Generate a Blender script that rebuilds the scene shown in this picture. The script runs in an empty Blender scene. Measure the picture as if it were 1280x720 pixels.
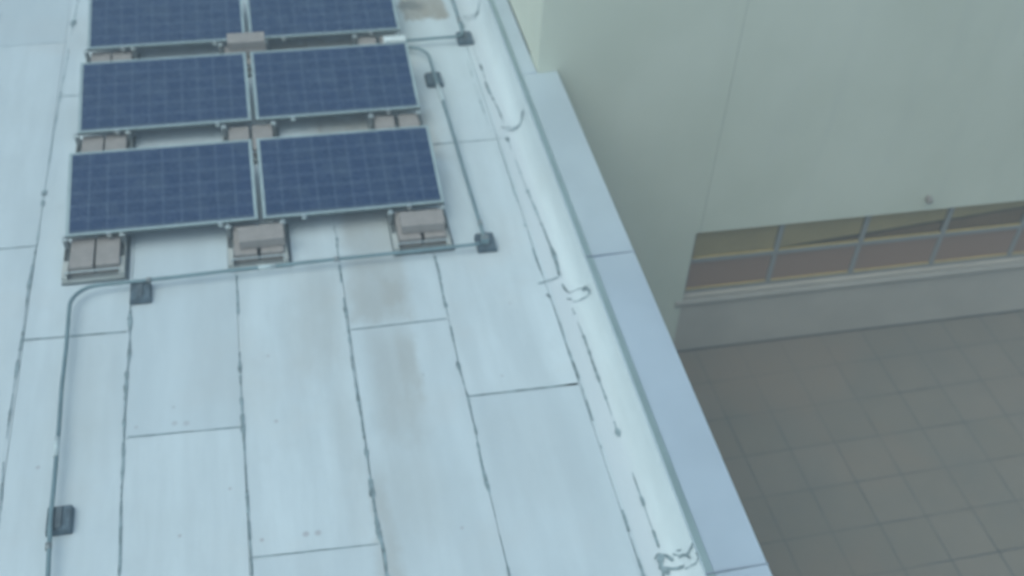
import bpy, bmesh, math, random
from mathutils import Vector, Matrix

# ------------------------------------------------------------------ camera, sky, sun, exposure
scene = bpy.context.scene
col = scene.collection
cam_data = bpy.data.cameras.new('camera')
cam = bpy.data.objects.new('camera', cam_data); col.objects.link(cam)
PITCH, YAW, ROLL = -0.74889, 0.249712, 0.0664689
f_ = Vector((math.sin(YAW)*math.cos(PITCH), math.cos(YAW)*math.cos(PITCH), math.sin(PITCH)))
r_ = Vector((math.cos(YAW), -math.sin(YAW), 0)); u_ = r_.cross(f_)
cR, sR = math.cos(ROLL), math.sin(ROLL)
rx = cR*r_ + sR*u_; ux = -sR*r_ + cR*u_
m = Matrix((rx, ux, -f_)).transposed().to_4x4(); m.translation = Vector((0, 0, 6.8))
cam.matrix_world = m
cam_data.sensor_width = 36; cam_data.lens = 40.34
cam_data.clip_start = 0.1; cam_data.clip_end = 500
cam_data.dof.use_dof = True; cam_data.dof.focus_distance = 3.6; cam_data.dof.aperture_fstop = 2.25
scene.camera = cam
scene.render.resolution_x, scene.render.resolution_y = 1024, 576

SUN_EL, SUN_AZ = 62, -120          # azimuth clockwise from +Y
w = bpy.data.worlds.new('World'); scene.world = w; w.use_nodes = True
nt = w.node_tree; bg = nt.nodes['Background']
sky = nt.nodes.new('ShaderNodeTexSky'); sky.sky_type = 'NISHITA'; sky.sun_disc = False
sky.sun_elevation = math.radians(SUN_EL); sky.sun_rotation = math.radians(SUN_AZ)
sky.air_density = 1.0; sky.dust_density = 3.5; sky.ozone_density = 1.0
nt.links.new(sky.outputs[0], bg.inputs[0]); bg.inputs[1].default_value = 0.12
sd = bpy.data.lights.new('sun', 'SUN'); sd.energy = 1.3; sd.angle = math.radians(75); sd.color = (1, .95, .86)
sun = bpy.data.objects.new('sun', sd); col.objects.link(sun)
az, el = math.radians(SUN_AZ), math.radians(SUN_EL)
sdir = Vector((math.sin(az)*math.cos(el), math.cos(az)*math.cos(el), math.sin(el)))
sun.rotation_euler = sdir.to_track_quat('Z', 'Y').to_euler()
vs = scene.view_settings
vs.view_transform = 'Standard'; vs.look = 'None'; vs.exposure = 0.27; vs.gamma = 1; vs.use_curve_mapping = False
vs.use_white_balance = True; vs.white_balance_temperature = 5700; vs.white_balance_tint = -7
scene.render.engine = 'CYCLES'

# ------------------------------------------------------------------ materials
class G:
    """small node-graph helper"""
    def __init__(s, name):
        s.m = bpy.data.materials.new(name); s.m.use_nodes = True
        s.t = s.m.node_tree; s.b = s.t.nodes['Principled BSDF']
    def n(s, kind, **k):
        o = s.t.nodes.new(kind)
        for a, v in k.items(): setattr(o, a, v)
        return o
    def put(s, sock, v):
        if hasattr(v, 'is_output') or hasattr(v, 'links'): s.t.links.new(v, sock)
        else: sock.default_value = v
    def ma(s, op, a, b=0.0, c=0.0):
        o = s.n('ShaderNodeMath', operation=op)
        s.put(o.inputs[0], a); s.put(o.inputs[1], b); s.put(o.inputs[2], c)
        return o.outputs[0]
    def coord(s, which='Object'):
        return s.n('ShaderNodeTexCoord').outputs[which]
    def xyz(s, v):
        o = s.n('ShaderNodeSeparateXYZ'); s.put(o.inputs[0], v); return o.outputs
    def mapping(s, v, scale=(1, 1, 1), rot=(0, 0, 0), loc=(0, 0, 0)):
        o = s.n('ShaderNodeMapping'); s.put(o.inputs[0], v)
        o.inputs['Scale'].default_value = scale; o.inputs['Rotation'].default_value = rot; o.inputs['Location'].default_value = loc
        return o.outputs[0]
    def noise(s, v, scale, detail=4, rough=.55):
        o = s.n('ShaderNodeTexNoise'); s.put(o.inputs['Vector'], v)
        o.inputs['Scale'].default_value = scale; o.inputs['Detail'].default_value = detail; o.inputs['Roughness'].default_value = rough
        return o.outputs[0]
    def ramp(s, v, a, b, lo=0.0, hi=1.0):
        o = s.n('ShaderNodeMapRange', interpolation_type='SMOOTHSTEP'); s.put(o.inputs[0], v)
        for i, q in enumerate((a, b, lo, hi)): s.put(o.inputs[i+1], q)
        return o.outputs[0]
    def mix(s, f, a, b, mode='MIX'):
        o = s.n('ShaderNodeMix', data_type='RGBA', blend_type=mode)
        s.put(o.inputs[0], f)
        for i, v in ((6, a), (7, b)):
            if isinstance(v, tuple) and len(v) == 3: v = (*v, 1)
            s.put(o.inputs[i], v)
        return o.outputs[2]
    def bump(s, h, strength, dist=.01):
        o = s.n('ShaderNodeBump'); s.put(o.inputs['Height'], h)
        o.inputs['Strength'].default_value = strength; o.inputs['Distance'].default_value = dist
        s.t.links.new(o.outputs[0], s.b.inputs['Normal'])
    def done(s, color=None, rough=.7, metal=0, spec=.4):
        if color is not None:
            if isinstance(color, tuple) and len(color) == 3: color = (*color, 1)
            s.put(s.b.inputs['Base Color'], color)
        s.put(s.b.inputs['Roughness'], rough); s.b.inputs['Metallic'].default_value = metal
        s.b.inputs['Specular IOR Level'].default_value = spec
        return s.m

def simple(name, c, rough=.6, metal=0, var=.12, scale=9, spec=.4, bump=.15):
    g = G(name); v = g.coord()
    n = g.noise(v, scale, 5)
    f = g.ramp(n, .3, .7)
    lo = tuple(x*(1-var) for x in c); hi = tuple(min(1, x*(1+var)) for x in c)
    if bump: g.bump(g.noise(v, scale*12, 3), bump, .004)
    return g.done(g.mix(f, lo, hi), rough, metal, spec)

def box_mask(g, X, Y, x0, x1, y0, y1, sx, sy):
    a = g.ma('MULTIPLY', g.ramp(X, x0-sx, x0+sx), g.ramp(X, x1-sx, x1+sx, 1, 0))
    b = g.ma('MULTIPLY', g.ramp(Y, y0-sy, y0+sy), g.ramp(Y, y1-sy, y1+sy, 1, 0))
    return g.ma('MULTIPLY', a, b)

def roof_material(name, base, stains_and_shade=True):
    g = G(name); v = g.coord()
    X, Y, Z = g.xyz(v)
    att = g.n('ShaderNodeAttribute', attribute_name='tone')
    streak = g.noise(g.mapping(v, (2.6, .32, 1)), 1.6, 5, .6)      # wash marks running with the fall of the roof
    blot = g.noise(v, 1.1, 6, .62); fine = g.noise(v, 38, 4, .7)
    c = g.mix(g.ramp(streak, .3, .72), tuple(x*.90 for x in base), tuple(min(1, x*1.05) for x in base))
    c = g.mix(g.ramp(blot, .42, .8, 0, .30), c, (base[0]*.80, base[1]*.79, base[2]*.76))
    c = g.mix(g.ramp(fine, .55, .85, 0, .25), c, (base[0]*.74, base[1]*.76, base[2]*.76))
    mid = g.noise(g.mapping(v, (1, .55, 1), loc=(7, 3, 1)), 6.5, 5, .68)
    c = g.mix(g.ramp(mid, .46, .74, 0, .22 if stains_and_shade else .12), c, (base[0]*.80, base[1]*.80, base[2]*.79))
    c = g.mix(g.ramp(g.noise(g.mapping(v, (1, 1, 1), loc=(2, 9, 0)), .75, 5, .6), .5, .72, 0, .32 if stains_and_shade else .1), c, (base[0]*.93, base[1]*.83, base[2]*.77))
    if stains_and_shade:
        wob = g.noise(v, 2.3, 5, .65); wob2 = g.noise(g.mapping(v, (1, .5, 1), loc=(4, 2, 0)), 5.5, 5, .65)
        Xw = g.ma('ADD', X, g.ma('MULTIPLY', g.ma('SUBTRACT', wob, .5), .22))
        Yw = g.ma('ADD', Y, g.ma('MULTIPLY', g.ma('SUBTRACT', wob2, .5), .45))
        tot = None
        for (x0, x1, y0, y1, sx, sy, k) in ((.40, .93, 6.85, 7.75, .07, .12, .46), (.62, .90, 6.95, 7.45, .08, .16, .62),
                                            (.48, .84, 5.45, 6.78, .09, .25, .36), (.68, .88, 5.9, 6.72, .05, .2, .52),
                                            (.36, .50, 4.1, 5.3, .07, .3, .45), (-.1, .34, 6.3, 7.6, .16, .3, .26), (.42, .85, 4.6, 5.6, .12, .4, .20), (.30, .48, 3.8, 4.75, .05, .1, .35),
                                            (.15, .36, 4.7, 6.3, .12, .4, .16), (.42, .95, 7.65, 8.6, .08, .2, .50), (-1.95, -1.45, 5.6, 7.0, .2, .5, .14), (-2.9, -2.3, 4.5, 7.5, .2, .5, .14), (1.25, 1.9, 4.8, 5.8, .2, .3, .12),
                                            (1.50, 2.02, 11.70, 14, .03, .06, .95), (.3, 1.5, 9.0, 9.85, .2, .1, .75),  # last box: shade between front and middle panel rows, painted brown
                                            (-.1, 1.4, 10.5, 11.4, .2, .1, .85), (-1.4, -.6, 10.5, 11.4, .2, .1, .45),  # shade between middle and back panel rows, painted into the roof colour
                                            (-1.4, -.6, 7.4, 7.62, .3, .1, .14), (-.9, -.4, 6.2, 7.5, .2, .3, .13)):
            b = g.ma('MULTIPLY', box_mask(g, Xw, Yw, x0, x1, y0, y1, sx, sy), k)
            tot = b if tot is None else g.ma('MAXIMUM', tot, b)
        tot = g.ma('MULTIPLY', tot, g.ramp(wob2, .2, .6, .6, 1.0))
        c = g.mix(tot, c, (.315, .275, .215))
        # dark puddle residue beside the third row of panels
        dx = g.ma('SUBTRACT', Xw, 1.62); dy = g.ma('SUBTRACT', Yw, 12.02)
        d = g.ma('SQRT', g.ma('ADD', g.ma('MULTIPLY', g.ma('MULTIPLY', dx, dx), 22), g.ma('MULTIPLY', g.ma('MULTIPLY', dy, dy), 60)))
        c = g.mix(g.ramp(d, .35, 1.1, .75, 0), c, (.13, .125, .11))
        sp = None
        for (a_, b_, r_s) in ((-1.033, 6.004, .030), (-.947, 5.99, .032), (-1.995, 5.737, .022), (-.642, 5.315, .016), (-.992, 4.964, .018), (-.135, 4.833, .03), (-.052, 4.829, .03),
                             (-.307, 6.6, .016), (1.518, 6.085, .014), (.95, 4.698, .018), (-1.316, 6.011, .02), (-.438, 4.835, .02), (1.75, 6.9, .014), (-.28, 5.9, .02)):
            d_ = g.ma('SQRT', g.ma('ADD', g.ma('POWER', g.ma('SUBTRACT', X, a_), 2), g.ma('POWER', g.ma('SUBTRACT', Y, b_), 2)))
            k_ = g.ramp(d_, r_s*.4, r_s*1.1, .5, 0); sp = k_ if sp is None else g.ma('MAXIMUM', sp, k_)
        c = g.mix(sp, c, (.30, .26, .27))
        # small scattered scuffs
        vor = g.n('ShaderNodeTexVoronoi'); g.put(vor.inputs['Vector'], v); vor.inputs['Scale'].default_value = 1.5
        c = g.mix(g.ramp(vor.outputs['Distance'], .012, .03, .55, 0), c, (.3, .32, .32))
    c = g.mix(att.outputs['Fac'], c, (base[0]*.80, base[1]*.82, base[2]*.84)) if stains_and_shade else c
    if not stains_and_shade: c = g.mix(g.ramp(g.ma('ADD', X, g.ma('MULTIPLY', blot, .05)), 2.27, 2.37, .85, 0), c, (.615, .66, .685))
    h = g.ma('ADD', g.ma('MULTIPLY', fine, .25), g.ma('MULTIPLY', g.noise(g.mapping(v, (1, .6, 1)), 3.2, 4), 1.0))
    g.bump(h, .30, .02)
    return g.done(c, g.ramp(streak, .3, .7, .55, .75), 0, .35)

M = {}
M['roof'] = roof_material('white_roof_coating', (.645, .71, .735))
M['parapet'] = roof_material('white_parapet_coating', (.70, .765, .775), False)
M['tar'] = simple('seam_tar', (.25, .315, .335), .75, var=.35, scale=14, bump=.3)
M['tar_pale'] = simple('coated_seam_tar', (.36, .44, .46), .75, var=.25, scale=14, bump=.3)
M['coping'] = simple('blue_grey_coping_metal', (.61, .68, .735), .27, .35, .05, 1.3, .6, 0)
M['coping_edge'] = simple('coping_upstand', (.27, .345, .35), .5, 0, .08, 2, .4, 0)  # darker than the cap: shade of the inner slope put into the colour
M['seal'] = simple('joint_sealant', (.30, .34, .40), .6)
M['alu'] = simple('anodised_frame', (.42, .50, .50), .38, .35, .08, 4, .5, 0)
M['pale_metal'] = simple('pale_coated_metal', (.46, .47, .44), .6, 0, .1, 9, .3, 0)
M['skirt'] = simple('weathered_frame_side', (.13, .16, .17), .5, .3, .15, 6, .4, 0)  # dark tone paints in the shade on the frame sides
M['galv'] = simple('galvanised_steel', (.27, .295, .30), .45, .35, .18, 12, .5, .1)
M['bright'] = simple('bright_bolt_steel', (.55, .60, .60), .3, .6, .05, 9, .5, 0)
M['block'] = simple('tan_concrete', (.345, .315, .295), .9, 0, .09, 11, .2, .5)
M['rubber'] = simple('weathered_rubber', (.105, .14, .17), .8, 0, .3, 14, .3, .4)
M['mat'] = simple('rubber_mat', (.115, .14, .16), .85, 0, .25, 10, .3, .3)
M['conduit'] = simple('grey_conduit', (.205, .285, .31), .45, .2, .12, 7, .5, 0)
M['white_pl'] = simple('white_plastic', (.72, .78, .78), .5, 0, .05, 9, .4, 0)
M['sleeve'] = simple('pale_tape', (.52, .59, .60), .7, 0, .1, 9, .2, 0)
M['facade'] = simple('facade_paint', (.55, .56, .52), .85, 0, .06, 1.2, .2, .2)
M['base_paint'] = simple('base_wall_paint', (.56, .515, .445), .9, 0, .07, 1.1, .2, .25)  # lower wall, darker and greyer than the stucco
M['sill_paint'] = simple('sill_paint', (.45, .42, .37), .8, 0, .05, 2, .3, .1)
M['winframe'] = simple('window_frame_paint', (.34, .34, .325), .5, 0, .06, 3, .4, 0)
M['bead'] = simple('yellow_bead', (.66, .50, .20), .5, 0, .12, 5, .4, 0)
M['blind'] = simple('brown_blind', (.50, .36, .28), .8, 0, .12, 2.5, .2, 0)
M['gap'] = simple('dark_interior', (.07, .075, .08), .9, bump=0)

g = G('stucco_wall'); v = g.coord()
bl = g.noise(g.mapping(v, (.7, 1, .5)), .8, 6, .6); st = g.noise(g.mapping(v, (2.2, 1, .22)), 1.5, 4, .6)
c = g.mix(g.ramp(bl, .3, .72), (.75, .765, .625), (.84, .85, .71))
c = g.mix(g.ramp(st, .5, .8, 0, .25), c, (.62, .64, .58))
g.bump(g.noise(v, 60, 4, .7), .25, .006)
M['stucco'] = g.done(c, .9, 0, .2)

g = G('concrete_pavers'); v = g.mapping(g.coord(), (1, 1, 1), (0, 0, math.radians(-1.1)))
v2 = g.mapping(v, (1, 1, 1), (0, 0, 0), (-4.90+.18, -6.20+.095, 0))
br = g.n('ShaderNodeTexBrick', offset=0.0, squash=1.0); g.put(br.inputs['Vector'], v2)
br.inputs['Color1'].default_value = (.248, .225, .188, 1); br.inputs['Color2'].default_value = (.275, .245, .208, 1)
br.inputs['Mortar'].default_value = (.105, .115, .12, 1)
for k_, q in (('Scale', 1.0), ('Mortar Size', .011), ('Mortar Smooth', .3), ('Bias', 0), ('Brick Width', .606), ('Row Height', .628)):
    br.inputs[k_].default_value = q
bl = g.noise(v, .9, 6, .65); fn = g.noise(v, 30, 4, .7)
jf = g.noise(v, 1.7, 4, .6)
plain = g.mix(g.noise(v, 1.3, 3), (.245, .225, .19), (.275, .245, .21))
c = g.mix(g.ramp(jf, .34, .66, .5, 1), plain, br.outputs['Color'])
c = g.mix(g.ramp(bl, .35, .75, 0, .55), c, (.205, .20, .18))
c = g.mix(g.ramp(g.noise(g.mapping(v, (1, 1, 1), loc=(5, 1, 0)), .45, 4, .6), .45, .7, 0, .5), c, (.30, .24, .19))
c = g.mix(g.ramp(fn, .5, .8, 0, .25), c, (.20, .21, .20))
g.bump(g.ma('SUBTRACT', g.ma('MULTIPLY', fn, .3), br.outputs['Fac']), .4, .006)
M['paver'] = g.done(c, .85, 0, .25)

g = G('ground_asphalt'); v = g.coord()
M['ground'] = g.done(g.mix(g.noise(v, 3, 6), (.05, .05, .05), (.09, .09, .085)), .9)

g = G('solar_cells'); v = g.coord(); X, Y, Z = g.xyz(v)       # local origin at the lower left of the cell field
CW, CH = .1585, .1545
u = g.ma('DIVIDE', X, CW); q = g.ma('DIVIDE', Y, CH)
fu = g.ma('FRACT', u); fq = g.ma('FRACT', q)
def line(g, fr, half, soft):   # 1 close to cell borders
    d = g.ma('MINIMUM', fr, g.ma('SUBTRACT', 1.0, fr))
    return g.ramp(d, half, half+soft, 1, 0)
bord = g.ma('MAXIMUM', line(g, fu, .012, .018), line(g, fq, .016, .022))
bus = None
for p_ in (.17, .5, .83):
    d = g.ma('ABSOLUTE', g.ma('SUBTRACT', fq, p_)); b = g.ramp(d, .006, .014, 1, 0)
    bus = b if bus is None else g.ma('MAXIMUM', bus, b)
cmb = g.n('ShaderNodeCombineXYZ'); g.put(cmb.inputs[0], g.ma('FLOOR', u)); g.put(cmb.inputs[1], g.ma('FLOOR', q))
oi = g.n('ShaderNodeObjectInfo'); g.put(cmb.inputs[2], g.ma('MULTIPLY', oi.outputs['Random'], 50))
wn = g.n('ShaderNodeTexWhiteNoise', noise_dimensions='3D'); g.put(wn.inputs['Vector'], cmb.outputs[0])
vr = g.n('ShaderNodeTexVoronoi'); g.put(vr.inputs['Vector'], v); vr.inputs['Scale'].default_value = 60
cell = g.mix(wn.outputs['Value'], (.010, .032, .098), (.013, .036, .108))
cell = g.mix(g.ramp(g.xyz(vr.outputs['Color'])[0], 0, 1, 0, .10), cell, (.022, .048, .135))
dust = g.noise(v, 3.1, 6, .7)
cell = g.mix(g.ramp(dust, .40, .85, .01, .16), cell, (.20, .27, .30))
cell = g.mix(g.ma('MULTIPLY', bus, .30), cell, (.26, .33, .40))
cell = g.mix(g.ma('MULTIPLY', bord, .45), cell, (.22, .28, .36))
edge = g.ramp(Y, -.012, .05, .45, 0)      # grime settled along the lower edge
cell = g.mix(edge, cell, (.16, .20, .20))
M['cells'] = g.done(cell, g.ramp(dust, .3, .8, .20, .42), 0, .5)

g = G('window_glass'); v = g.coord()
M['pane'] = g.done((.37, .25, .19), .08, 0, .6)
g.b.inputs['Coat Weight'].default_value = .3
g.bump(g.noise(v, 1.1, 2), .03, .05)

g = G('clear_pane')
tr = g.n('ShaderNodeBsdfTransparent'); tr.inputs[0].default_value = (.86, .85, .80, 1)
gl_ = g.n('ShaderNodeBsdfGlossy'); gl_.inputs['Roughness'].default_value = .04
ms_ = g.n('ShaderNodeMixShader'); g.put(ms_.inputs[0], .07); g.put(ms_.inputs[1], tr.outputs[0]); g.put(ms_.inputs[2], gl_.outputs[0])
g.t.links.new(ms_.outputs[0], g.t.nodes['Material Output'].inputs['Surface']); M['pane_clear'] = g.m
M['cream_blind'] = simple('cream_blind', (.86, .74, .50), .8, 0, .06, 2, .2, 0)

# ------------------------------------------------------------------ mesh helpers
def bx(bm, x0, x1, y0, y1, z0, z1, bev=0, M4=None, seg=1):
    r = bmesh.ops.create_cube(bm, size=1)
    vs_ = r['verts']
    for q in vs_:
        q.co = Vector(((x0+x1)/2+q.co.x*(x1-x0), (y0+y1)/2+q.co.y*(y1-y0), (z0+z1)/2+q.co.z*(z1-z0)))
    if bev:
        es = list({e for q in vs_ for e in q.link_edges})
        r2 = bmesh.ops.bevel(bm, geom=es, offset=bev, segments=seg, affect='EDGES', profile=.5)
        vs_ = list({q for f in r2['faces'] for q in f.verts} | {q for q in vs_ if q.is_valid})
    if M4: bmesh.ops.transform(bm, matrix=M4, verts=vs_)
    return vs_

def cyl(bm, p0, p1, r, n=12, r2=None):
    p0, p1 = Vector(p0), Vector(p1); d = p1-p0
    rr = bmesh.ops.create_cone(bm, cap_ends=True, segments=n, radius1=r, radius2=r if r2 is None else r2, depth=d.length)
    mt = Matrix.Translation((p0+p1)/2) @ d.to_track_quat('Z', 'Y').to_matrix().to_4x4()
    bmesh.ops.transform(bm, matrix=mt, verts=rr['verts'])

def tube(bm, pts, r, n=12):
    pts = [Vector(p) for p in pts]; rings = []
    up = Vector((0, 0, 1))
    for i, p in enumerate(pts):
        a = pts[max(i-1, 0)]; b = pts[min(i+1, len(pts)-1)]; d = (b-a).normalized()
        s = d.cross(up)
        if s.length < .05: s = d.cross(Vector((1, 0, 0)))
        s.normalize(); t = s.cross(d)
        rings.append([bm.verts.new(p + r*(math.cos(2*math.pi*k/n)*s + math.sin(2*math.pi*k/n)*t)) for k in range(n)])
    for A, B in zip(rings, rings[1:]):
        for k in range(n): bm.faces.new((A[k], A[(k+1) % n], B[(k+1) % n], B[k]))
    bm.faces.new(rings[0]); bm.faces.new(rings[-1][::-1])

def obj(name, bm, mat, parent=None, smooth=False, loc=None, kind=None):
    bmesh.ops.recalc_face_normals(bm, faces=bm.faces)
    me = bpy.data.meshes.new(name); bm.to_mesh(me); bm.free()
    me.materials.append(M[mat])
    if smooth:
        for p in me.polygons: p.use_smooth = True
    o = bpy.data.objects.new(name, me); col.objects.link(o)
    if loc: o.location = loc
    if parent: o.parent = parent
    if kind: o['kind'] = kind
    return o

def tag(o, label, cat, group=None):
    o['label'] = label; o['category'] = cat
    if group: o['group'] = group
    return o

def thing(name, label, cat, loc=(0, 0, 0), group=None, rot=(0, 0, 0)):
    o = bpy.data.objects.new(name, None); col.objects.link(o)
    o.location = loc; o.rotation_euler = rot; o.empty_display_size = .2
    return tag(o, label, cat, group)

def copy_tree(o, parent=None):
    c_ = o.copy(); col.objects.link(c_); c_.parent = parent
    for ch in list(o.children): copy_tree(ch, c_)
    return c_

def new(): return bmesh.new()

# ------------------------------------------------------------------ ground and terrace
bm = new(); bx(bm, -150, 150, -150, 150, -5.2, -4.9); o = obj('ground', bm, 'ground', kind='structure')
bm = new(); bx(bm, 2.0, 40, -12, 30, -4.55, -4.25); o = obj('terrace_floor', bm, 'paver', kind='structure')

VEIL = .024  # added scattering volume, standing in for the milky veil of window glass
if VEIL:
    hm = bpy.data.materials.new('misty_air'); hm.use_nodes = True
    hn = hm.node_tree; hn.nodes.remove(hn.nodes['Principled BSDF'])
    pv = hn.nodes.new('ShaderNodeVolumePrincipled'); pv.inputs['Color'].default_value = (.86, .95, .98, 1)
    pv.inputs['Density'].default_value = VEIL; pv.inputs['Anisotropy'].default_value = .2
    hn.links.new(pv.outputs[0], hn.nodes['Material Output'].inputs['Volume']); M['haze'] = hm
    bm = new(); bx(bm, -160, 160, -160, 160, -6.2, 9); obj('haze', bm, 'haze', kind='stuff')

# ------------------------------------------------------------------ the white roofed building
RB = thing('low_building', 'low building with white coated flat roof and blue-grey metal parapet cap', 'building', (0, 0, -4.9))
def lift(o): o.location.z += 4.9; return o     # parts are modelled in world heights; the root stands on the ground
bm = new(); bx(bm, -14, 2.62, -1.0, 22, -4.9, -.30); lift(obj('facade', bm, 'facade', RB))
bm = new(); bx(bm, 2.625, 2.845, -1.0, 9.94, -4.25, .20); lift(obj('parapet_wall', bm, 'facade', RB))

# membrane sheets: each sheet is a 2-4 mm thick strip with its own tone
seams_x = [-13.8, -12.1, -11.2, -10.3, -9.4, -8.5, -7.6, -6.7, -5.8, -4.9, -4.0, -3.09, -2.22, -1.395, -.53, .37, 1.20, 2.11, 2.60]
tcuts = {-3.09: [8.25, 11.67], -2.22: [7.06, 10.61], -1.395: [5.90], -.53: [4.68], .37: [6.79], 1.20: [5.905, 9.265],
         -4.0: [6.2, 9.9], -4.9: [8.4], 2.11: []}
random.seed(4)
bm = new(); lay = bm.faces.layers.float.new('tone')
for a, b in zip(seams_x, seams_x[1:]):
    ys = [-.9] + tcuts.get(a, [random.uniform(3, 12)]) + [21.9]
    for y0, y1 in zip(ys, ys[1:]):
        before = set(bm.faces)
        bx(bm, a+.002, b-.002, y0+.002, y1-.002, -.30, random.choice((0, .002, .004)))
        t_ = random.uniform(0, .55)
        for f in bm.faces:
            if f not in before: f[lay] = t_
lift(obj('roof_membrane', bm, 'roof', RB))

PXp = [2.14, 2.20, 2.25, 2.29, 2.32, 2.35, 2.38, 2.405, 2.425, 2.44, 2.452, 2.47, 2.62]
PZp = [.004, .006, .010, .020, .036, .060, .098, .145, .195, .245, .262, .268, .268]
def prof(x):
    if x <= PXp[0]: return .004
    for (xa, za), (xb, zb) in zip(zip(PXp, PZp), zip(PXp[1:], PZp[1:])):
        if x <= xb: return za+(zb-za)*(x-xa)/(xb-xa)
    return PZp[-1]
# swept flashing over the cant strip, in laps of about 2.6 m, slightly slumped and uneven
bm = new(); random.seed(9)
laps = [-1.0, 1.55, 4.13, 6.88, 9.44, 11.72, 14.3, 16.9, 19.5, 21.9]
for k in range(len(laps)-1):
    y0, y1 = laps[k], laps[k+1]+.03
    ph = random.uniform(0, 6); n_ = 22; rows = []
    for j in range(n_+1):
        y = y0+(y1-y0)*j/n_
        rows.append([])
        for i, (px, pz) in enumerate(zip(PXp, PZp)):
            wv = .0032*math.sin(y*1.7+ph)+.0022*math.sin(y*4.3+ph*2)
            body = max(0, min(1, (i-1)/4))*max(0, min(1, (10-i)/3))
            lap_ = .006 if j == n_ else .002*(j/n_)
            rows[-1].append(bm.verts.new((px-wv*body, y, pz+lap_+abs(wv)*.3*body)))
    for A, B in zip(rows, rows[1:]):
        for i in range(len(A)-1): bm.faces.new((A[i], A[i+1], B[i+1], B[i]))
lift(obj('parapet_flashing', bm, 'parapet', RB, True))

# coping: sheet metal cap in lengths, an edge strip darkened for shade, joint covers
for (y0, y1, x1) in ((-1.0, 3.85, 2.87), (3.856, 7.05, 2.87), (7.056, 9.945, 2.87), (9.948, 14.0, 2.655), (14.006, 21.9, 2.655)):
    bm = new()
    pr = [(2.444, .215), (2.440, .286), (2.446, .302), (2.476, .303), (2.50, .300), (x1-.01, .318), (x1, .310), (x1+.004, .19), (x1-.012, .19), (x1-.014, .28), (2.46, .28), (2.462, .215)]
    A = [bm.verts.new((x, y0, z)) for x, z in pr]; B = [bm.verts.new((x, y1, z)) for x, z in pr]
    for i in range(len(pr)): bm.faces.new((A[i], A[(i+1) % len(pr)], B[(i+1) % len(pr)], B[i]))
    bm.faces.new(A); bm.faces.new(B[::-1])
    cp = lift(obj('coping', bm, 'coping', RB))
    bm = new(); bx(bm, 2.438, 2.492, y0+.003, y1-.003, .3035, .3115, .003); obj('folded_edge', bm, 'coping_edge', cp)
for y in (3.853, 7.053):
    bm = new(); bx(bm, 2.437, 2.874, y-.006, y+.006, .285, .3215); lift(obj('joint_sealant', bm, 'seal', RB))

# tar bleeding out of the seams: ribbons of uneven width on top of the membrane
def ribbon(bm, pts, wfun, step=.02, dz=.004, seed=0):
    rnd = random.Random(seed)
    P = []
    for (a, b) in zip(pts, pts[1:]):
        L = math.hypot(b[0]-a[0], b[1]-a[1]); n = max(1, int(L/step))
        for i in range(n): P.append((a[0]+(b[0]-a[0])*i/n, a[1]+(b[1]-a[1])*i/n))
    P.append(pts[-1]); prev = None; s = 0
    for i, p in enumerate(P):
        q = P[min(i+1, len(P)-1)]; r = P[max(i-1, 0)]
        dx, dy = q[0]-r[0], q[1]-r[1]; L = math.hypot(dx, dy) or 1
        nx, ny = -dy/L, dx/L; s += step
        wd = wfun(p, s)
        if wd <= .0012: prev = None; continue
        jl, jr = rnd.uniform(.8, 1.25), rnd.uniform(.8, 1.25)
        off = rnd.uniform(-.0012, .0012)
        ax, ay = p[0]+nx*(wd/2*jl+off), p[1]+ny*(wd/2*jl); bx_, by_ = p[0]-nx*(wd/2*jr-off), p[1]-ny*(wd/2*jr)
        sl = lambda x: dz+.010*abs(prof(x+.004)-prof(x-.004))/.008+(.004 if x > 2.2 else 0)
        cur = (bm.verts.new((ax, ay, prof(ax)+sl(ax))), bm.verts.new((bx_, by_, prof(bx_)+sl(bx_))))
        if prev: bm.faces.new((prev[0], cur[0], cur[1], prev[1]))
        prev = cur
def blob(bm, x, y, rx_, ry_, rnd):
    vs_ = [bm.verts.new((x+rx_*rnd.uniform(.75, 1.2)*math.cos(t), y+ry_*rnd.uniform(.75, 1.2)*math.sin(t), prof(x)+.0062)) for t in [k*math.pi/6 for k in range(12)]]
    bm.faces.new(vs_)

def noise1(seed):
    rnd = random.Random(seed); tab = [rnd.random() for _ in range(997)]
    def f(t):
        i = math.floor(t); u = t-i; u = u*u*(3-2*u)
        return tab[i % 997]*(1-u)+tab[(i+1) % 997]*u
    return f
def seam_w(seed, base, gap, big=.016, fr=3.0):
    n1, n2, n3 = noise1(seed), noise1(seed+50), noise1(seed+90)
    def f(p, s):
        g_ = .5*n1(s*1.1)+.5*n2(s*6)
        base_ = base*.85
        if g_ < gap+.06: return base*.40 if n3(s*3) > .45 else 0
        v_ = base_*(.35+.55*n2(s*22)+(1.0 if n1(s*7.5) > .52 else .15))
        e_ = n3(s*11)
        if e_ > .62: v_ += big*(e_-.62)*3.0
        return v_
    return f
MAT = {'dark': 'tar', 'pale': 'tar_pale'}
def flush(bm, kind, name='seam'):
    if len(bm.verts): lift(obj(name, bm, MAT[kind], RB))
rb = random.Random(3)
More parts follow.
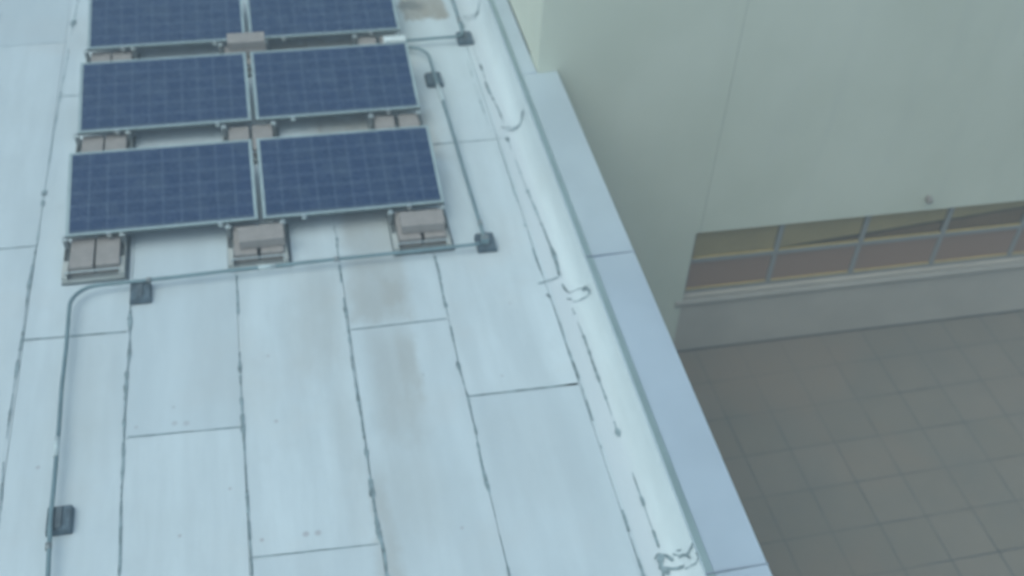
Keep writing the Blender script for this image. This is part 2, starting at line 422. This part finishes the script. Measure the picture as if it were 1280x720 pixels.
longs = [([(-3.09, 7.6), (-3.08, 10.2), (-2.95, 12.4), (-2.93, 14)], .010, .5, 'pale', 1),
         ([(-2.146, 12.6), (-2.163, 12.08), (-2.196, 10.62), (-2.213, 9.93), (-2.219, 9.0), (-2.223, 8.25)], .011, .30, 'pale', 2),
         ([(-2.225, 8.24), (-2.239, 7.71), (-2.232, 7.225), (-2.241, 6.755), (-2.243, 6.28), (-2.241, 5.85), (-2.212, 5.38)], .013, .22, 'dark', 3),
         ([(-2.212, 5.38), (-2.20, 4.0)], .006, .6, 'pale', 4),
         ([(-1.403, 7.43), (-1.389, 6.82), (-1.403, 6.51), (-1.405, 6.06), (-1.397, 5.67), (-1.40, 5.38), (-1.385, 4.77), (-1.38, 3.6)], .013, .16, 'dark', 5),
         ([(-.521, 7.6), (-.529, 6.86), (-.532, 6.48), (-.531, 5.97), (-.527, 5.6), (-.523, 5.09), (-.515, 4.62), (-.51, 3.6)], .012, .20, 'dark', 6),
         ([(.368, 8.14), (.363, 7.62), (.357, 7.31), (.358, 6.82), (.351, 6.36), (.359, 5.77), (.36, 5.12), (.364, 4.76), (.383, 4.59), (.381, 4.4), (.38, 3.6)], .012, .12, 'dark', 7),
         ([(1.206, 7.6), (1.214, 7.34), (1.20, 7.18), (1.201, 6.93)], .012, .25, 'dark', 8),
         ([(1.201, 6.93), (1.2, 6.7)], .005, .2, 'pale', 22),
         ([(1.199, 6.7), (1.197, 6.5), (1.19, 6.23), (1.207, 5.9), (1.204, 5.57), (1.188, 5.2), (1.20, 4.9), (1.202, 4.59), (1.201, 4.27), (1.2, 3.6)], .011, .26, 'dark', 21),
         ([(2.091, 6.95), (2.105, 6.92), (2.116, 6.74), (2.119, 6.53), (2.112, 6.33), (2.119, 6.10), (2.122, 5.92)], .016, .25, 'dark', 9),
         ([(2.122, 5.9), (2.115, 4.4), (2.11, 3.2)], .013, .34, 'dark', 10),
         ([(2.098, 7.57), (2.098, 7.37), (2.105, 7.2)], .012, .3, 'dark', 11),
         ([(2.10, 9.2), (2.10, 8.4), (2.098, 7.57)], .010, .5, 'pale', 12),
         ([(2.068, 11.0), (2.057, 10.03), (2.066, 9.4)], .010, .42, 'pale', 13),
         ([(2.205, 9.28), (2.22, 8.6), (2.249, 7.89)], .014, .28, 'pale', 14),
         ([(2.249, 7.89), (2.254, 7.72), (2.263, 7.5), (2.262, 7.41)], .018, .2, 'dark', 15),
         ([(2.261, 6.74), (2.264, 6.56), (2.274, 6.35), (2.271, 6.01), (2.275, 5.7)], .013, .25, 'dark', 16),
         ([(2.275, 5.7), (2.279, 4.53), (2.28, 4.28)], .013, .30, 'dark', 17),
         ([(2.182, 11.04), (2.177, 10.81), (2.188, 10.67), (2.191, 10.35)], .013, .3, 'dark', 18),
         ([(2.194, 10.05), (2.218, 9.76), (2.225, 9.52)], .013, .2, 'dark', 19),
         ([(2.12, 13), (2.12, 11.8), (2.149, 11.43)], .012, .3, 'dark', 20)]
for pts, bw, gp, b_, sd_ in longs:
    bm = new(); ribbon(bm, pts, seam_w(sd_*13, bw, gp), step=.012, seed=sd_); flush(bm, b_)
for (x, y, r1, r2) in ((-.530, 5.97, .017, .05), (-.531, 6.48, .011, .045), (.360, 5.095, .022, .045), (.361, 4.94, .012, .03), (.365, 4.73, .016, .05), (-1.392, 6.82, .013, .05), (-1.403, 6.56, .016, .05),
                       (-1.405, 6.06, .014, .035), (-2.163, 12.08, .03, .08), (-2.219, 9.0, .026, .05), (-2.221, 8.85, .02, .05), (-2.239, 7.75, .018, .07), (-2.241, 6.78, .016, .06), (-2.243, 6.3, .012, .04),
                       (1.19, 6.24, .018, .06), (1.205, 7.2, .012, .04), (1.204, 5.55, .012, .04), (1.195, 5.4, .012, .04), (.372, 7.95, .012, .04), (2.205, 9.24, .022, .05)):
    bm = new(); blob(bm, x, y, r1, r2, rb); flush(bm, 'dark', 'tar_blob')
for pts, wd, b_ in (([(-2.53-.55, 8.25), (-2.21, 8.25)], .015, 'dark'), ([(-2.22, 7.08), (-1.42, 7.05)], .015, 'dark'), ([(-1.37, 5.92), (-.55, 5.88)], .010, 'dark'),
                    ([(-.51, 4.70), (.35, 4.66)], .010, 'dark'), ([(1.21, 5.91), (2.10, 5.90)], .015, 'dark'), ([(.38, 6.79), (.95, 6.795)], .012, 'dark'),
                    ([(.95, 6.795), (1.18, 6.80)], .009, 'pale'), ([(1.45, 9.26), (1.68, 9.265)], .014, 'dark'), ([(1.68, 9.265), (2.2, 9.275)], .009, 'pale'),
                    ([(-2.95, 11.66), (-2.2, 11.676)], .008, 'pale'), ([(-2.19, 10.62), (-2.0, 10.6)], .009, 'pale'), ([(2.0, 5.9), (2.10, 5.9)], .024, 'dark')):
    nn = noise1(int(pts[0][0]*100) % 500)
    bm = new(); ribbon(bm, pts, lambda p, s, wd=wd, nn=nn: wd*(.6+.7*nn(s*7)), seed=int(wd*1e4)); flush(bm, b_, 'end_lap')
# splits and curls of the flashing at its laps
def curl(pts, wd, b_=None, seed=1):
    # smooth through the points
    P = []
    q = [pts[0]]+list(pts)+[pts[-1]]
    for i in range(1, len(q)-2):
        for k in range(6):
            t = k/6; p0, p1, p2, p3 = q[i-1], q[i], q[i+1], q[i+2]
            P.append(tuple(.5*((2*p1[j])+(-p0[j]+p2[j])*t+(2*p0[j]-5*p1[j]+4*p2[j]-p3[j])*t*t+(-p0[j]+3*p1[j]-3*p2[j]+p3[j])*t**3) for j in (0, 1)))
    P.append(pts[-1]); nn = noise1(seed*7)
    bm = new(); ribbon(bm, P, lambda p, s: wd*(.45+.95*nn(s*16)), step=.006, dz=.007, seed=seed); flush(bm, 'dark', 'flashing_split')
for i, (pts, wd) in enumerate((
    ([(2.226, 4.20), (2.259, 4.235), (2.286, 4.22), (2.311, 4.19), (2.333, 4.14)], .020), ([(2.24, 4.17), (2.271, 4.218), (2.268, 4.18), (2.251, 4.14), (2.264, 4.09), (2.291, 4.07)], .026),
    ([(2.226, 4.123), (2.266, 4.122), (2.31, 4.09), (2.347, 4.068), (2.376, 4.052)], .018), ([(2.368, 4.19), (2.388, 4.165)], .018),
    ([(2.365, 4.135), (2.392, 4.118), (2.406, 4.103), (2.425, 4.114), (2.436, 4.125)], .011), ([(2.40, 4.10), (2.408, 4.07), (2.412, 4.054)], .008),
    ([(2.436, 4.05), (2.438, 4.015), (2.425, 3.994), (2.407, 4.01), (2.377, 4.029)], .009), ([(2.345, 4.186), (2.363, 4.155), (2.398, 4.117)], .007), ([(2.25, 4.09), (2.24, 4.03), (2.26, 3.99)], .018),
    ([(2.26, 7.42), (2.257, 7.30), (2.249, 7.16)], .034), ([(2.047, 7.10), (2.117, 7.117), (2.234, 7.145)], .020),
    ([(2.245, 7.05), (2.271, 6.935), (2.347, 6.908), (2.397, 6.836)], .014), ([(2.243, 6.865), (2.28, 6.839)], .030), ([(2.283, 6.806), (2.356, 6.775), (2.396, 6.75)], .008),
    ([(2.375, 6.86), (2.40, 6.80), (2.40, 6.75)], .014), ([(2.091, 6.96), (2.105, 6.915)], .028),
    ([(2.183, 9.461), (2.258, 9.373), (2.333, 9.356), (2.373, 9.391), (2.406, 9.48)], .016), ([(2.227, 9.45), (2.307, 9.392), (2.36, 9.381), (2.40, 9.44)], .010),
    ([(2.183, 10.31), (2.182, 10.18), (2.19, 10.05)], .026), ([(2.18, 11.679), (2.28, 11.659), (2.351, 11.694), (2.386, 11.793)], .016), ([(2.20, 11.60), (2.30, 11.60), (2.35, 11.66)], .012))):
    curl(pts, wd, seed=i+1)

# ------------------------------------------------------------------ neighbouring building
WY = 9.95
NB = thing('stucco_building', 'tall pale stucco building with a strip of brownish windows above the tiled terrace', 'building', (11, WY, -4.9))
def nb(o): o.location = (-11, -WY, 4.9); return o
WZT, WZB = -2.15, -3.17; WX0 = 4.81; BAY = 1.165; NBAY = 12; WTOP = 3.2; WXE = WX0+BAY*NBAY
bm = new()
def wallbox(x0, x1, z0, z1, y0=WY, y1=WY+.35): bx(bm, x0, x1, y0, y1, z0, z1)
wallbox(2.662, 4.855, -2.15, WTOP); wallbox(4.861, 24, -2.15, WTOP)           # above the windows, split by the control joint
wallbox(2.662, WX0, -4.9, -2.152); wallbox(WXE, 24, WZB-.058, -2.152)
bx(bm, 2.66, 3.01, WY+.352, 22, .33, WTOP)      # the side that rises beside the coping
bx(bm, 2.9, 24, WY+.9, 22, -4.9, WTOP-.4)
nb(obj('wall', bm, 'stucco', NB))
bm = new(); bx(bm, WX0+.002, 24, WY, WY+.35, -4.9, WZB-.06); nb(obj('base_wall', bm, 'base_paint', NB))
bm = new(); bx(bm, 4.8555, 4.8605, WY+.006, WY+.02, -2.15, WTOP); nb(obj('control_joint', bm, 'seal', NB))
bm = new()      # sloping sill, one long run
pr = [(WY-.020, WZB-.215), (WY-.028, WZB-.175), (WY-.022, WZB-.145), (WY+.10, WZB-.012), (WY+.10, WZB-.215)]
A = [bm.verts.new((WX0-.09, y, z)) for y, z in pr]; B = [bm.verts.new((WXE+.09, y, z)) for y, z in pr]
for i in range(len(pr)): bm.faces.new((A[i], A[(i+1) % 5], B[(i+1) % 5], B[i]))
bm.faces.new(A); bm.faces.new(B[::-1]); nb(obj('sill', bm, 'sill_paint', NB))
bm = new(); bx(bm, 2.9, 24, WY-.012, WY-.001, -4.25, -4.232); nb(obj('base_joint', bm, 'gap', NB))  # thin dark strip along the foot of the wall
bm = new(); bx(bm, WX0-.05, WXE+.05, WY+.30, WY+.34, WZB-.05, WZT+.05); nb(obj('interior_backing', bm, 'gap', NB))
zm = -2.655
def make_window():
    bm = new(); t_ = .032; yf, yb = WY+.045, WY+.10
    bx(bm, 0, t_, yf, yb, WZB-.01, WZT); bx(bm, BAY-t_, BAY, yf, yb, WZB-.01, WZT)
    bx(bm, t_, BAY-t_, yf+.002, yb, WZT-.02, WZT); bx(bm, t_, BAY-t_, yf+.002, yb, WZB-.01, WZB+.012)
    bx(bm, t_, BAY-t_, yf-.004, yb, zm-.030, zm+.030)
    f = obj('window', bm, 'winframe', NB)
    for (z0, z1) in ((zm+.03, WZT-.02), (WZB+.012, zm-.03)):
        bm = new(); bx(bm, t_, BAY-t_, yf+.022, yf+.03, z0, z1); obj('pane', bm, 'pane_clear' if z1 > zm+.1 else 'pane', f)
        bm = new(); bx(bm, t_, BAY-t_, yf+.004, yf+.02, z0+.001, z0+.022, .003); obj('glazing_bead', bm, 'bead', f)  # thin yellow strip along the bottom edge of each pane
    return f
f0 = make_window()
wins = [f0]+[copy_tree(f0, NB) for _ in range(NBAY-1)]
for k, f in enumerate(wins):
    f.location = (WX0+BAY*k-11, -WY, 4.9)
    # sloping backing with a dark lower edge, standing in for a diagonal reflection
    x0_, x1_ = BAY*k+WX0, BAY*(k+1)+WX0
    zh = lambda x: min(max(-2.625+(x-5.95)*.082, -2.63), -2.19)
    bm = new(); vv = [bm.verts.new((x, y, z)) for y in (WY+.086, WY+.091) for x, z in ((x0_+.02-WX0-BAY*k, zh(x0_)), (x1_-.02-WX0-BAY*k, zh(x1_)), (x1_-.02-WX0-BAY*k, WZT), (x0_+.02-WX0-BAY*k, WZT))]
    for q_ in ((0, 1, 2, 3), (7, 6, 5, 4), (0, 4, 5, 1), (1, 5, 6, 2), (2, 6, 7, 3), (3, 7, 4, 0)): bm.faces.new([vv[i_] for i_ in q_])
    obj('blind', bm, 'cream_blind', f)
    if k > 0:
        bm = new(); cyl(bm, (.02, WY+.090, zh(x0_)+.0), (BAY-.02, WY+.090, zh(x1_)+.0), .013, 8); obj('blind_hem', bm, 'gap', f)
    bm = new(); bx(bm, .01, BAY-.01, WY+.11, WY+.12, WZB, WZT); obj('inner_shade', bm, 'blind', f)
bm = new()      # small spout cap on the wall above the third window
cyl(bm, (7.84, WY-.002, -1.93), (7.84, WY-.05, -1.935), .035, 16); cyl(bm, (7.84, WY-.05, -1.935), (7.84, WY-.085, -1.96), .045, 16, .030)
nb(obj('drain_spout', bm, 'block', NB, True))

# ------------------------------------------------------------------ solar panels
TILT = math.atan2(.172, .975)
PW, PD, PT = 1.632, .990, .040
def make_panel():
    t = thing('solar_panel', '', 'solar panel', group='solar panels laid in rows on the white roof')
    bm = new(); e = .022
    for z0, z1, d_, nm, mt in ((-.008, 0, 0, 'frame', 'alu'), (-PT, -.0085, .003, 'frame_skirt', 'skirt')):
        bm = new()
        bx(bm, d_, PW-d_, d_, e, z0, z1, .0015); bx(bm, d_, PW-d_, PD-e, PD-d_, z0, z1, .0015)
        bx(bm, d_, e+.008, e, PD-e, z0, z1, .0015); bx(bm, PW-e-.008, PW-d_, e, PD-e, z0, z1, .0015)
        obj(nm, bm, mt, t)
    bm = new(); bx(bm, .004-.0275, PW-.0275-.004, -.0295+.004, PD-.0295-.004, -.011, -.004)
    gl = obj('cell_glass', bm, 'cells', t); gl.location = (.0275, .0295, 0)
    for x in (.22*PW, .80*PW):
        bm = new(); bx(bm, x-.022, x+.022, -.016, .010, -PT-.01, .004, .003); cyl(bm, (x, -.006, .004), (x, -.006, .014), .010, 8)
        obj('clamp', bm, 'bright', t)
    bm = new(); bx(bm, .75*PW, .75*PW+.11, PD-.20, PD-.10, -.034, -.012, .004); obj('junction_box', bm, 'rubber', t)
    return t
p0 = make_panel()
rows_txt = [('front row', 8.100, -1.93), ('middle row', 9.640, -1.925), ('back row', 11.165, -1.925)]
for r, (rt, y, x) in enumerate(rows_txt):
    for k, side in enumerate(('left', 'right')):
        p = p0 if (r == 0 and k == 0) else copy_tree(p0)
        p.location = (x+k*(PW+.044), y, .205); p.rotation_euler = (TILT, 0, 0)
        p['label'] = f'blue solar panel on the {side} of the {rt}'

# ------------------------------------------------------------------ ballast trays and blocks
TW, TD = .50, .56
def make_tray():
    t = thing('ballast_tray', '', 'ballast tray', group='steel ballast trays holding up the solar panels')
    bm = new(); bx(bm, -.015, TW+.035, -.015, TD, 0, .010, .003); obj('rubber_mat', bm, 'mat', t)
    bm = new(); bx(bm, 0, TW, 0, TD-.01, .011, .016); obj('pan', bm, 'galv', t)
    bm = new(); bx(bm, .0, TW, -.004, .002, .011, .045); obj('front_lip', bm, 'pale_metal', t)
    for x in (0, TW-.035):
        bm = new()      # side flange: a folded channel, open towards the blocks
        xa, xb = (-.006, .040) if x == 0 else (TW-.040, TW+.006)
        bx(bm, xa, xb, .004, .215, .070, .075); bx(bm, xa if x == 0 else xb-.004, xa+.004 if x == 0 else xb, .004, TD-.02, .016, .0695)
        bx(bm, xa, xb, .0, .0035, .016, .075)
        obj('side_flange', bm, 'pale_metal', t)
    bm = new(); cyl(bm, (.03, .02, .112), (TW-.03, .02, .112), .0055, 10); cyl(bm, (.03, .02, .072), (.03, .02, .112), .0055, 8); cyl(bm, (TW-.03, .02, .072), (TW-.03, .02, .112), .0055, 8)
    obj('retaining_rod', bm, 'bright', t)
    for x in (.012, TW-.012):
        bm = new(); y = .40
        bx(bm, x-.020, x+.020, y, y+.05, .016, .165, .003); obj('post', bm, 'galv', t)
        bm = new(); bx(bm, x-.026, x+.026, y-.012, y+.02, .150, .172, .004); cyl(bm, (x, y+.002, .172), (x, y+.002, .190), .011, 8)
        obj('clamp_bolt', bm, 'bright', t)
    return t
t0 = make_tray()
def make_block():
    bm = new(); bx(bm, -.195, .195, -.0975, .0975, 0, .095, .005, seg=2)
    rnd = random.Random(2)
    return tag(obj('concrete_block', bm, 'block'), '', 'concrete block', 'concrete ballast blocks in the trays')
b0 = make_block(); first_b = [True]
def block(x, y, z, rot, label):
    b = b0 if first_b[0] else b0.copy()
    if not first_b[0]: col.objects.link(b)
    first_b[0] = False
    b.location = (x, y, z); b.rotation_euler = (0, 0, math.radians(rot)); b['label'] = label
colnames = ['left', 'middle', 'right']
gaps = ['before the front panel row', 'between front and middle panel rows', 'between middle and back panel rows']
first = True
for r in range(3):
    for k, x in enumerate((-1.955, -.575, .865)):
        yb = (7.70, 7.665, 7.66)[k]+1.535*r
        t = t0 if first else copy_tree(t0); first = False
        t.location = (x, yb, .006); t['label'] = f'steel ballast tray, the {colnames[k]} one {gaps[r]}'
        if k == 0:
            block(x+.155, yb+.275, .023, 90, f'left tan block, left tray {gaps[r]}')
            block(x+.368, yb+.280, .023, 90.8, f'right tan block, left tray {gaps[r]}')
            continue
        if k == 2 and r > 0:
            block(x+.14, yb+.27, .023, 89, f'left tan block, right tray {gaps[r]}')
            block(x+.385, yb+.27, .023, 90, f'right tan block, right tray {gaps[r]}')
            continue
        block(x+.148, yb+.27, .023, 90, f'lower left tan block, {colnames[k]} tray {gaps[r]}')
        block(x+.375, yb+.27, .023, 90, f'lower right tan block, {colnames[k]} tray {gaps[r]}')
        if r != 1:
            block(x+.295-.02*(k-1), yb+.235 if r == 0 else yb+.275, .119, 1.5 if k == 1 else -1, f'tan block crosswise on two others, {colnames[k]} tray {gaps[r]}')
        if r == 2:
            block(x+.29, yb+.29, .215, 0, f'topmost tan block of the tall stack, {colnames[k]} tray {gaps[r]}')

# ------------------------------------------------------------------ conduits and their supports
def bend(c_, r, a0, a1, z, n=10):
    return [(c_[0]+r*math.cos(math.radians(a0+(a1-a0)*i/n)), c_[1]+r*math.sin(math.radians(a0+(a1-a0)*i/n)), z) for i in range(n+1)]
ZC = .095; RC = .0165
def sag(pts, seed=1):      # long straight runs are never dead straight
    out = []; rnd = random.Random(seed)
    for a, b in zip(pts, pts[1:]):
        L = math.dist(a, b); n = max(1, int(L/.35))
        for i in range(n):
            t = i/n; s_ = math.sin(t*math.pi)*.006 if n > 1 else 0
            out.append((a[0]+(b[0]-a[0])*t+s_*.6, a[1]+(b[1]-a[1])*t+s_*.6, a[2]+(b[2]-a[2])*t-s_))
    out.append(pts[-1]); return out
def conduit(label, pts, couplings, pale_lengths):
    t = thing('conduit', label, 'conduit', (pts[0][0], pts[0][1], 0), 'electrical conduits running over the roof')
    o_ = Vector((pts[0][0], pts[0][1], 0))
    loc = [Vector(p)-o_ for p in pts]
    bm = new(); tube(bm, loc, RC); obj('pipe', bm, 'conduit', t, True)
    for a, b in couplings:
        bm = new(); cyl(bm, Vector(a)-o_, Vector(b)-o_, RC+.006, 14); obj('coupling', bm, 'galv', t, True)
    for a, b in pale_lengths:
        bm = new(); cyl(bm, Vector(a)-o_, Vector(b)-o_, RC+.0035, 14); obj('white_sleeve', bm, 'sleeve', t, True)  # paler lengths, slightly thicker than the pipe
    return t
pA = sag([(-1.80, 2.5, ZC), (-1.82, 4.6, ZC), (-1.845, 5.2, ZC), (-1.86, 6.4, ZC), (-1.865, 7.30, ZC)]) + bend((-1.645, 7.33), .22, 180, 90, ZC) + \
     sag([(-1.60, 7.553, ZC), (-1.33, 7.553, ZC), (-.5, 7.575, ZC), (.35, 7.585, ZC), (1.0, 7.59, ZC), (1.56, 7.60, ZC)]) + [(1.62, 7.60, ZC)]
conduit('grey conduit running along the front of the trays and bending towards the lower left', pA,
        [((-1.8385, 4.93, ZC), (-1.840, 4.98, ZC)), ((-1.26, 7.554, ZC), (-1.22, 7.555, ZC)), ((.32, 7.585, ZC), (.36, 7.585, ZC))],
        [((-1.8515, 5.74, ZC-.002), (-1.854, 5.92, ZC-.002)), ((-.33, 7.578, ZC-.003), (-.18, 7.580, ZC-.003))])
pB = [(1.30, 10.97, ZC)] + bend((1.40, 10.73), .24, 90, 0, ZC) + sag([(1.64, 10.35, ZC), (1.655, 9.6, ZC), (1.66, 8.7, ZC), (1.668, 7.85, ZC), (1.67, 7.70, ZC)])
conduit('grey conduit curving out from under the back row and running down beside the panels', pB, [((1.67, 7.90, ZC), (1.67, 7.86, ZC))],
        [((1.643, 10.18, ZC), (1.652, 9.88, ZC))])
pC = [(1.22, 11.10, ZC), (1.5, 11.105, ZC), (1.96, 11.12, ZC)] + bend((1.99, 11.22), .10, -90, 0, ZC, 6) + [(2.095, 11.6, ZC), (2.10, 12.5, ZC), (2.10, 15, ZC)]
conduit('grey conduit leaving the back row towards the parapet and running along it', pC, [((2.094, 11.50, ZC), (2.094, 11.42, ZC))], [])
def make_support():
    t = thing('conduit_support', '', 'conduit support', group='rubber blocks carrying the conduits')
    bm = new()      # tapered rubber block
    pr = [(-.090, 0), (.090, 0), (.080, .060), (-.080, .060)]
    A = [bm.verts.new((x, -.11+ (0 if z == 0 else .006), z)) for x, z in pr]; B = [bm.verts.new((x, .11-(0 if z == 0 else .006), z)) for x, z in pr]
    for i in range(4): bm.faces.new((A[i], A[(i+1) % 4], B[(i+1) % 4], B[i]))
    bm.faces.new(A); bm.faces.new(B[::-1])
    bmesh.ops.bevel(bm, geom=list(bm.edges), offset=.005, segments=2, affect='EDGES')
    obj('rubber_block', bm, 'rubber', t)
    bm = new(); bx(bm, -.022, .022, -.09, .09, .0625, .076, .002); obj('strut', bm, 'mat', t)
    return t
s0 = make_support()
sup = [(-1.80, 5.21, 0, 'dark rubber conduit support standing alone near the lower left of the roof'),
       (-1.315, 7.47, 0, 'dark rubber conduit support in front of the left ballast tray'),
       (1.685, 7.68, 0, 'dark rubber conduit support at the corner where two conduits meet'),
       (1.635, 10.38, 0, 'dark rubber conduit support below the curved conduit beside the panels'),
       (2.11, 11.17, 0, 'dark rubber conduit support close to the parapet')]
for i, (x, y, rz, lb) in enumerate(sup):
    s = s0 if i == 0 else copy_tree(s0)
    s.location = (x, y, .005); s.rotation_euler = (0, 0, math.radians(rz)); s['label'] = lb
# small elbow boxes where a conduit ends or turns on a support
def elbow(loc, label, dirs):
    t = thing('elbow_box', label, 'conduit box', loc)
    bm = new(); bx(bm, -.034, .034, -.034, .034, -.024, .034, .006, seg=2); obj('box', bm, 'conduit', t)
    bm = new(); bx(bm, -.030, .030, -.030, .030, .0345, .039, .002); obj('cover', bm, 'galv', t)
elbow((1.668, 7.64, ZC+.005), 'small square conduit box on the rubber support at the corner of the conduit run', None)
# white box at the end of the back row
t = thing('junction_box', 'small white box under the near right edge of the back row of panels', 'junction box', (1.30, 11.02, .004))
bm = new(); bx(bm, -.12, .12, -.05, .05, 0, .17, .008, seg=2); obj('box', bm, 'white_pl', t)
bm = new(); bx(bm, -.124, .124, -.054, .054, .171, .182, .004); obj('lid', bm, 'white_pl', t)
bpy.context.view_layer.update()
